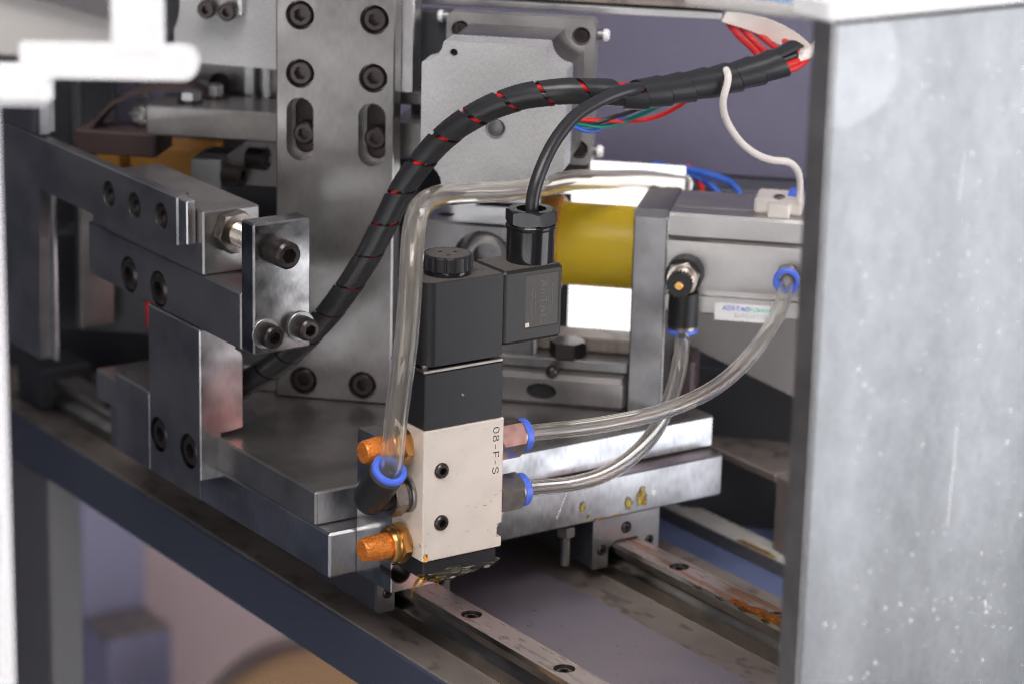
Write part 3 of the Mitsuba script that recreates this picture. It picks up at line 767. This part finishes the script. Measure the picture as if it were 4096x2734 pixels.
for x, z in ((7.7, 34.8), (7.9, 14.4)):
    put('mounting_screw', cap_screw((x, 3.4, z), NY, 5.7, 4.6, 2.7, rot=8), 'black_oxide', k)
    put('screw_recess', lathe([(2.85, 0), (3.0, 0), (3.0, 3.0), (2.85, 3.0)], (x, 3.6, z), NY), 'orange_paint', k)
put('printed_code', text('08-F-S', 2.75, .03, (30.35, -.02, 48.2), (0, 0, -1), (1, 0, 0), False, 1.32), 'ink', k, None, False, label='dark printed code 08-F-S running down the cream body')
put('base_grease', lumps((14, 2.5, -7.0), (11.5, 3.4, 2.6), 5, .7), 'grease_dark', k, None, True, label='dark shiny grease under the valve')
put('base_grease', lumps((27, 4, -6.2), (8.5, 3.0, 1.7), 9, .7), 'grease_dark', k, None, True)
for p in ([(1.6, .6, -5), (-1.2, 1.0, -6.8), (-3.2, 1.4, -9.8), (-3.6, 1.6, -13.2)], [(3, .6, -6), (1, .8, -8), (-1, 1, -9.8)], [(5.5, -.4, -6.5), (6.2, -.4, -8.6), (7.0, -.4, -11.4)], [(6.5, -.4, -7.8), (9, -.5, -7.6), (11.5, -.5, -6.4)], [(1.5, -.3, .8), (.4, -.4, 2.4), (1.4, -.4, 3.4), (1.9, -.4, 2.0)]):
    put('grease_thread', tube(p, lambda t: np.maximum(.75 * (1 - .75 * t) + .1, .15), 10, step=.4), 'grease_amber', k, None, True, label='amber grease thread' if p[0][0] == 1.6 else None)
put('bottom_pin', lumps((29.5, 1, -7.2), (1.6, .8, .7), 2, .4), 'nickel', k, None, True)
k = thing('valve_bracket', 'polished metal mounting bracket behind the valve with a round hole at its foot', 'bracket')
m = bx(.3, 33, 22.2, 47.7, -8, 39.2, .4) + bx(.3, 20, 22.2, 47.7, -19.6, -7.9, .4)
m = m - cyl((4.6, 30, -11.8), NY, 4.6, 20)
put('bracket', m, 'steel_mirror', k, None, 25)
put('hole_wall', lathe([(4.1, 0), (4.5, 0), (4.5, 7.5), (4.1, 7.5)], (4.6, 30, -11.8), NY), 'black_oxide', k)

# ------------------------------------------------------------------ silencers and fittings on the valve


def silencer(y, z, label):
    k = thing('brass_silencer', label, 'silencer', None)
    put('thread_tape', lumps((-1.2, y, z), (1.6, 5.7, 5.7), z, .16), 'tape_white', k, None, True)
    put('hexagon', hexnut((-1.4, y, z), NX, 13.4, 4.0, rot=-10), 'brass', k)
    put('collar', lathe([(0, 0), (6.4, 0), (6.9, .8), (6.9, 2.4), (6.2, 3.4), (5.0, 3.7), (0, 3.7)], (-5.3, y, z), NX), 'brass', k)
    m = lathe([(0, 0), (4.9, 0), (4.85, 6), (4.3, 10.2), (3.9, 10.9), (0, 10.9)], (-8.8, y, z), NX, 40)
    put('sintered_cup', m, 'sintered', k)


silencer(11, 43.2, 'orange sintered brass silencer at the top left of the valve, behind the clear hose')
silencer(11, 5.2, 'orange sintered brass silencer at the bottom left of the valve')


def threads(p, axis, r, n, step):
    pr = [(0, 0)]
    for i in range(n):
        pr += [(r - .5, i * step), (r, i * step + step * .5)]
    return lathe(pr + [(r - .5, n * step), (0, n * step)], p, axis)


k = thing('elbow_fitting', 'black push-in elbow fitting with a blue ring on the left side of the valve', 'fitting')
E0 = np.array([-14.8, 11.3, 26.2]); Ed = np.array([.03, -.64, .77]); Ed /= np.linalg.norm(Ed)
put('washer', lathe([(0, 0), (6.8, 0), (7.2, .4), (7.2, 1.2), (6.8, 1.6), (0, 1.6)], (-.1, 11, 24.2), NX), 'steel_dark', k)
put('thread', threads((-1.6, 11, 24.2), NX, 6.1, 3, .9), 'nickel', k)
put('hexagon', hexnut((-3.6, 11, 24.2), NX, 13.6, 5.2, rot=-10), 'nickel', k)
put('body', lathe([(0, -7.6), (3.5, -7.2), (5.6, -5.4), (6.5, -2.5), (6.6, 1), (6.5, 13.4), (0, 13.4)], E0, Ed, 56) + cyl((-13, 11, 24.4), PX, 5.2, 4.8), 'black_plastic', k)
put('collar', lathe([(5, 0), (6.6, 0), (6.6, 1.5), (5, 1.5)], E0 + Ed * 13.5, Ed, 56), 'dusty_black', k)
put('release_ring', lathe([(4.1, 0), (6.3, 0), (6.7, .4), (6.7, 1.6), (6.3, 2.1), (4.6, 2.1), (4.1, 1.4)], E0 + Ed * 15, Ed, 56), 'blue_plastic', k)


def straight(y, z, label, rot):
    k = thing('straight_fitting', label, 'fitting', None)
    put('thread', threads((35.4, y, z), PX, 5.9, 3, .9), 'nickel', k)
    put('hexagon', hexnut((37.6, y, z), PX, 14.0, 10.9, rot=rot), 'plated' if z > 30 else 'nickel', k)
    put('neck', cyl((48.5, y, z), PX, 6.0, 1.2), 'nickel', k)
    put('release_ring', lathe([(3.3, 0), (6.0, 0), (6.4, .5), (6.4, 2.6), (5.8, 3.2), (3.9, 3.2), (3.3, 2.4)], (49.7, y, z), PX, 56), 'blue_plastic', k)


straight(11, 38.4, 'nickel hex fitting with blue ring at the upper right of the valve', 4)
straight(11, 16.4, 'nickel hex fitting with blue ring at the lower right of the valve', 36)
k = thing('flow_valve', 'black flow control fitting with a knurled knob and brass screw on the air cylinder', 'fitting')
fc_, fz = 75.8, 78.6
put('banjo', lathe([(0, 0), (7.2, 0), (7.6, .6), (7.6, 8.4), (7.0, 9.2), (0, 9.2)], (fc_, 149.9, fz), NY, 56), 'black_plastic', k, UC)
put('hexagon', hexnut((fc_, 140.7, fz), NY, 12.4, 3.8, rot=15), 'plated', k, UC)
put('plated_neck', threads((fc_, 137, fz), NY, 5.0, 5, .9), 'plated', k, UC)
pts = []
for i in range(120):
    a = 2 * math.pi * i / 120; q = 4.9 + .35 * (1 if math.cos(a * 20) > 0 else -1); pts.append((q * math.cos(a), q * math.sin(a)))
put('knob', prism(pts, (fc_, 132.6, fz), NY, 5.4), 'black_plastic', k, UC)
put('brass_screw', lathe([(0, 0), (1.8, 0), (1.8, .6), (1.4, 1), (0, 1)], (fc_, 127.2, fz), NY) - bx(fc_ - 2, fc_ + 2, 125.8, 126.7, fz - .25, fz + .25, .05), 'brass', k, UC)
put('outlet', lathe([(0, 0), (6.0, 0), (6.2, 6), (6.2, 14), (0, 14)], (fc_, 145.2, fz - 7.2), DN, 48), 'black_plastic', k, UC)
put('metal_band', lathe([(0, 0), (6.1, 0), (6.1, 1.2), (0, 1.2)], (fc_, 145.2, fz - 21.2), DN, 48), 'nickel', k, UC)
put('release_ring', lathe([(3.3, 0), (6.2, 0), (6.2, 1.6), (5.6, 2.1), (3.3, 2.1)], (fc_, 145.2, fz - 22.4), DN, 48), 'blue_plastic', k, UC)
k = thing('port_fitting', 'nickel fitting with a blue ring at the right end of the air cylinder', 'fitting')
put('hexagon', hexnut((117.6, 149.9, 79.6), NY, 10, 5.5, rot=10), 'nickel', k, UC)
put('release_ring', lathe([(3.4, 0), (5.2, 0), (5.6, .5), (5.6, 2.2), (5.0, 2.8), (3.9, 2.8), (3.4, 2)], (117.6, 144.4, 79.6), (0, -1, -.12), 48), 'blue_plastic', k, UC)

# ------------------------------------------------------------------ clear hoses
k = thing('clear_hose', 'clear hose rising from the elbow fitting and bending away over the yellow bush', 'hose')
a = E0 + Ed * 12.5
lt = [tuple(a), tuple(E0 + Ed * 18), (-14.2, -1.4, 47.6), (-14.8, -3.6, 57.6), (-14.0, -5.4, 72.4), (-12.1, -5.9, 89.0), (-8.8, -2.7, 104.4), (-5.2, 2.0, 117.7), (0.7, 9.8, 126.4), (10.3, 19.7, 130.5), (27.8, 34.9, 128.8), (54.0, 54.3, 123.1), (82.0, 69.7, 117.6), (108.6, 81.8, 114.4), (130.3, 91.4, 112.2), (154.8, 98.4, 108.3), (178, 106, 104.3), (204, 112, 98)]
hollow(lt, 4.25, 2.7, 'aged_tube', k)
k = thing('clear_hose', 'clear hose from the upper right valve fitting curving up to the cylinder end', 'hose')
e2 = [ucp(117.6, 141 + 6, 79.2), ucp(117.6, 139, 77.6), ucp(117.4, 134.5, 73.5)]
ut = [(47.0, 11.0, 38.4), (53.5, 11.0, 38.4), (62, 10.4, 38.2), (74, 9.0, 37.7), (90, 7.4, 37.7), (107.5, 6.6, 38.3), (125.4, 6.8, 40.3), (141.7, 7.2, 44.7), (155.6, 8.4, 51.6), (168.6, 11.5, 60.0), tuple(e2[2] + np.array([-2.5, -1.5, -2.5])), tuple(e2[1]), tuple(e2[0])]
hollow(ut, 3.15, 2.0, 'clear_tube', k)
k = thing('clear_hose', 'clear hose from the lower right valve fitting bending up to the flow control fitting', 'hose')
o = ucp(fc_, 145.2, fz - 24.4)
lo = [(47.5, 11.0, 16.4), (54, 11.0, 16.4), (62, 9.6, 16.1), (73.5, 7.4, 15.9), (87.0, 6.9, 17.2), (100.4, 8.2, 21.1), (114.6, 12.6, 27.2), (126.0, 18.4, 35.3), (136.2, 25.6, 45.0), (144.2, 33.6, 54.0), tuple(o + [0, 0, -1.5]), tuple(o + [0, 0, 5])]
hollow(lo, 3.15, 2.0, 'clear_tube', k)

# ------------------------------------------------------------------ cables and wires
h1 = [(3.5, 158.7, 19.2), (6.3, 145.4, 29.9), (12.7, 128.9, 42.4), (16.1, 112.6, 56.6), (23.0, 102.8, 70.9), (30.7, 94.7, 88.2), (37.7, 89.6, 105.3), (43.7, 84.7, 121.2), (52.7, 75.8, 138.4), (61.0, 64.1, 150.3), (72.7, 52.5, 158.4), (85.6, 41.1, 161.9), (100.0, 34.8, 161.7), (105.3, 32.3, 161.2), (114, 30.6, 160.8)]
h2_ = [(106.5, 32.2, 160.3), (120.0, 29.5, 160.4), (140.6, 26.1, 162.3), (157.7, 22.8, 164.8), (174.0, 19.6, 168.7), (182.5, 18.8, 171.3), (185, 18.7, 172.1)]
k = thing('cable_harness', 'thick black spiral wrapped cable harness with red wires showing in its gaps', 'cable')
put('spiral_wrap', ribbon(h1, 5.0, 14.8, lambda c: 14.1 - 1.2 * min(1, max(0, (c - 85) / 60)) + .35 * math.sin(c * .21), .8), 'black_rubber', k, None, 40, label='lower spiral wrap with red gaps')
put('spiral_wrap', ribbon(h2_, 5.6, 10.2, lambda c: 9.7 + .4 * math.sin(c * .3), .8, flare=.8), 'black_rubber', k, None, 40, label='upper spiral wrap with tight turns')
whole = rsp(h1 + h2_[2:-1], 1.0); t_, U_, V_ = frames(whole)
for i in range(5):
    a = 2 * np.pi * i / 5 + np.linspace(0, 9, len(whole))
    put('black_core_wire' if i in (1, 3) else 'red_core_wire', tube(whole + 2.45 * (np.cos(a)[:, None] * U_ + np.sin(a)[:, None] * V_), 1.7, 12, raw=True), 'black_rubber' if i in (1, 3) else 'red_wire', k, None, True)
put('white_core_wire', tube([(176, 18.5, 169), (182.5, 18, 170.2), (188.0, 18.3, 171.2), (193, 19, 173.2), (199, 20.5, 176.5)], 2.2, 14), 'white_plastic', k, None, True)
put('red_tail_wire', tube([(173, 18, 166), (179.5, 16.6, 166.8), (184, 17, 168), (189, 18.6, 170.2), (196, 22, 174)], 1.7, 14), 'red_wire', k, None, True)
single('plug_cable', tube([(118, 30.5, 162.0), (110.4, 26.6, 163.3), (101.6, 25.0, 162.9), (91.3, 23.6, 160.8), (77.6, 20.2, 156.6), (66.0, 16.6, 148.6), (57.6, 13.0, 139.2), (53.4, 11.2, 131), (52.6, 10.7, 124), (52.6, 10.7, 116)], 2.55, 24), 'black_rubber', 'smooth black cable bending down into the plug of the solenoid valve', 'cable', smooth=True)
single('sensor_cable', tube([(149.4, 20.0, 168.6), (147.8, 15.9, 166.4), (146.4, 15.6, 162.0), (146.1, 17.0, 157.3), (148.9, 18.5, 150.0), (156.8, 19.9, 140.5), (167.9, 22.2, 132.9), (179.6, 25.2, 128.4), (190.6, 28.4, 126.0), (197.9, 31.0, 121.2), (201.4, 32.6, 114.4), (202.0, 33.4, 106.0)], 1.45, 20), 'white_plastic', 'thin white cable hanging from the black harness to the cylinder switch', 'cable', smooth=True)
for nm, mt, pts in (('red', 'red_wire', [(112, 78, 143), (116.6, 73.5, 142.3), (127.7, 71.8, 141.1), (138.9, 70.0, 139.9), (146.5, 65.1, 140.9), (149.6, 57.8, 144.3), (149.9, 47.0, 150.3), (148.5, 34, 159)]),
                    ('blue', 'blue_wire', [(111, 78, 141), (115.4, 73.5, 139.7), (121.5, 73.3, 137.0), (128.0, 73.8, 136.6), (134.7, 72.7, 139.5), (138.1, 65.8, 144.5), (137.5, 55.2, 149.0), (134.0, 38, 156)]),
                    ('green', 'green_wire', [(115, 77, 141), (119.9, 72.9, 139.8), (127.9, 71.9, 138.4), (136.2, 71.4, 138.7), (141.3, 66.6, 142.2), (141.5, 55.5, 147.2), (139.4, 39, 155)]),
                    ('black', 'black_rubber', [(114, 78, 142), (118.4, 74.3, 140.7), (125.3, 71.8, 140.0), (131.4, 68.5, 142.6), (133.9, 60.3, 145.9), (136.1, 46, 153)])):
    single(f'{nm}_motor_wire', tube(pts, .9, 12), mt, f'{nm} wire running from the stepper motor up into the harness', 'wire', smooth=True)
for i, pts in enumerate(([(204.0, 87.0, 172.2), (194.5, 67.6, 170.2), (184.2, 46.7, 169.7), (176.1, 28.7, 167.4)], [(207.4, 84.5, 171.8), (197.9, 65.2, 170.3), (185.6, 42.0, 169.8), (178.7, 25.2, 167.9)],
                         [(211.2, 81.6, 170.9), (200.9, 60.8, 170.7), (188.3, 36.7, 171.0), (182.4, 22.4, 169.4)], [(214, 74, 172), (203.3, 51.6, 171.3), (192.0, 29.9, 171.6), (186, 20, 171)])):
    single('red_lead', tube(pts, 1.4, 14), 'red_wire', ('leftmost red lead', 'second red lead from the left', 'third red lead from the left', 'rightmost red lead, half hidden')[i] + ' dropping from the white trim into the harness', 'wire', 'red leads under the white trim', smooth=True)
for i, pts in enumerate(([(215, 150, 99), (228.8, 143.8, 94.6), (237.0, 143.1, 90.9), (241.1, 139.2, 87.8), (242.5, 133.5, 83)], [(226, 144, 97), (237.0, 138.0, 94.2), (245.1, 138.9, 91.2), (250.6, 136.7, 88.4), (252.9, 131.2, 82)])):
    single('blue_lead', tube(pts, 1.5, 12), 'blue_wire', ('left blue lead behind the air cylinder', 'right blue lead behind the air cylinder')[i], 'wire', smooth=True)
single('red_back_lead', tube([(232, 147, 97), (234.9, 145.1, 92.5), (236.7, 142.6, 88.8), (237.0, 140.2, 84)], 1.3, 12), 'red_wire', 'short red wire beside the blue leads behind the air cylinder', 'wire', smooth=True)

# ------------------------------------------------------------------ top bar, white trim, right cover, white bracket
k = thing('top_bar', 'long grey steel rail across the top behind the motor', 'bar')
put('bar', bx(-70, 80.2, 200, 210, 174.4, 177.4, .4), 'steel_bright', k, CF)
put('upper_lip', bx(-70, 80.2, 203, 212, 178.4, 180.6, .3), 'bed_bare', k, CF)
put('web', bx(-70, 80.2, 206, 212, 177.3, 178.6, .2), 'machine_dark', k, CF)
top = np.array([(197.6, 81.0, 178.5), (199.1, 73.9, 179.0), (201.2, 63.4, 178.8), (201.2, 50.5, 177.7), (200.7, 37.1, 175.0), (198.6, 24.6, 171.1)])
bot = np.array([(195.3, 81.2, 174.5), (198.3, 72.4, 173.3), (200.2, 61.7, 171.7), (199.2, 49.1, 170.1), (198.1, 36.6, 168.5), (196.2, 24.9, 167.2)])
a, b = rsp(top, 1.0), rsp(bot, 1.0); n = min(len(a), len(b)); a = a[np.linspace(0, len(a) - 1, n).astype(int)]; b = b[np.linspace(0, len(b) - 1, n).astype(int)]
off = np.array([1.0, 1.0, 0]) * .9
V = np.concatenate([a, b, a + off, b + off]); f = []
for i in range(n - 1):
    for p, q in ((0, n), (n, 3 * n), (3 * n, 2 * n), (2 * n, 0)):
        f += [(p + i, q + i, q + i + 1), (p + i, q + i + 1, p + i + 1)]
for i in (0, n - 1):
    f += [(i, n + i, 3 * n + i), (i, 3 * n + i, 2 * n + i)]
single('edge_trim', trimesh.Trimesh(V, f, process=False), 'white_plastic', 'curved white plastic edge trim at the top right above the red leads', 'trim', smooth=30)
k = thing('right_cover', 'large bright galvanised sheet metal cover filling the right side', 'cover')
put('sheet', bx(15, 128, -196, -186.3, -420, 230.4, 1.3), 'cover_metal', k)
put('inner_return', bx(14.7, 15.2, -195.4, -186.5, -420, 230, .1), 'steel', k)
r2 = random.Random(5)
sp = []
cl = [(r2.uniform(34, 112), r2.uniform(0, 225)) for _ in range(26)]
for i in range(330):
    if i % 3:
        cx, cz = cl[r2.randrange(len(cl))]; x, z = r2.gauss(cx, 6), r2.gauss(cz, 9)
    else:
        x, z = 30 + 88 * r2.random() ** .7, -5 + 230 * r2.random()
    if not (22 < x < 126 and -10 < z < 226):
        continue
    q = .16 + .42 * r2.random() ** 3
    sp.append(trimesh.creation.icosphere(1, 1.0).apply_scale((q, .1, q * r2.uniform(.9, 1.6))).apply_translation((x, -196.0, z)))
kk = put('bright_specks', trimesh.util.concatenate(sp), 'white_paint', k, None, True, label='scattered glints on the sheet, painted as white specks'); labels[kk]['kind'] = 'stuff'  # glints of the metal, modelled as flat white specks
for x, z0, z1 in ((76, 62, 96), (70.5, 170, 186)):
    put('scratch', m3.Manifold.hull_points(np.array([(x + dx * .16 + (z1 - z) * -.035, y, z) for z in (z0, z1) for dx in (-1, 1) for y in (-196.06, -195.9)])), 'white_paint', k)
k = thing('table_edge', 'pale painted table frame resting on top of the right cover', 'frame')
put('front_rail', bx(9.3, 132, -200, -182, 231, 237.5, 1.0), 'white_paint', k)
SF = np.eye(4); SF[:2, 0] = [.40, -.9165]; SF[:2, 1] = [.9165, .40]; SF[:3, 3] = (-10.5, -128, 0)
put('side_rail', bx(20, 71, 0, 7, 229.2, 232.6, .6), 'guard_grey', k, SF)
put('upper_edge', bx(20, 131, -199, -182, 237.7, 262, 1.2), 'white_paint', k)
single('blue_tray', bx(78, 122, -82, -40, 211.5, 240, 1.5), 'blue_bin', 'blue plastic tray behind the table frame at the top right edge', 'tray')
k = thing('white_bracket', 'blurred overexposed white painted flange in front at the top left', 'bracket')
FW = np.eye(4); th = math.radians(-33); FW[:2, 0] = [math.cos(th), math.sin(th)]; FW[:2, 1] = [-math.sin(th), math.cos(th)]; FW[:3, 3] = (-186, -71, 0)
put('web', bx(25.6, 40.7, -3.4, 4, 218, 330, .6), 'white_paint', k, FW)
arm = sbox(-1, 210.6, 46, 220.2).union(Point(46, 215.4).buffer(4.8, 20))
put('flange', plate(arm, -3, 7), 'white_paint', k, FW, 30)
put('lower_lip', bx(-60, 8, -3.2, 5, 201.6, 214, 2.5), 'white_paint', k, FW)
k = thing('grey_guard', 'blurred pale grey guard sheet with a slanting rib behind the white bracket', 'guard')
put('sheet', bx(-90, 33, 60, 64, 205, 330, 1), 'guard_grey', k, FW)
put('rib', m3.Manifold.hull_points(np.array([(x, y, z) for x, z in ((-30, 239), (-30, 231), (34, 219), (34, 214)) for y in (55, 60)], float)), 'grey_paint', k, FW)
single('left_frame', bx(-60, -8.1, -4, 6, -420, 201.5, 1), 'white_paint', 'overexposed white frame upright at the left picture edge', 'frame', frame=FW)
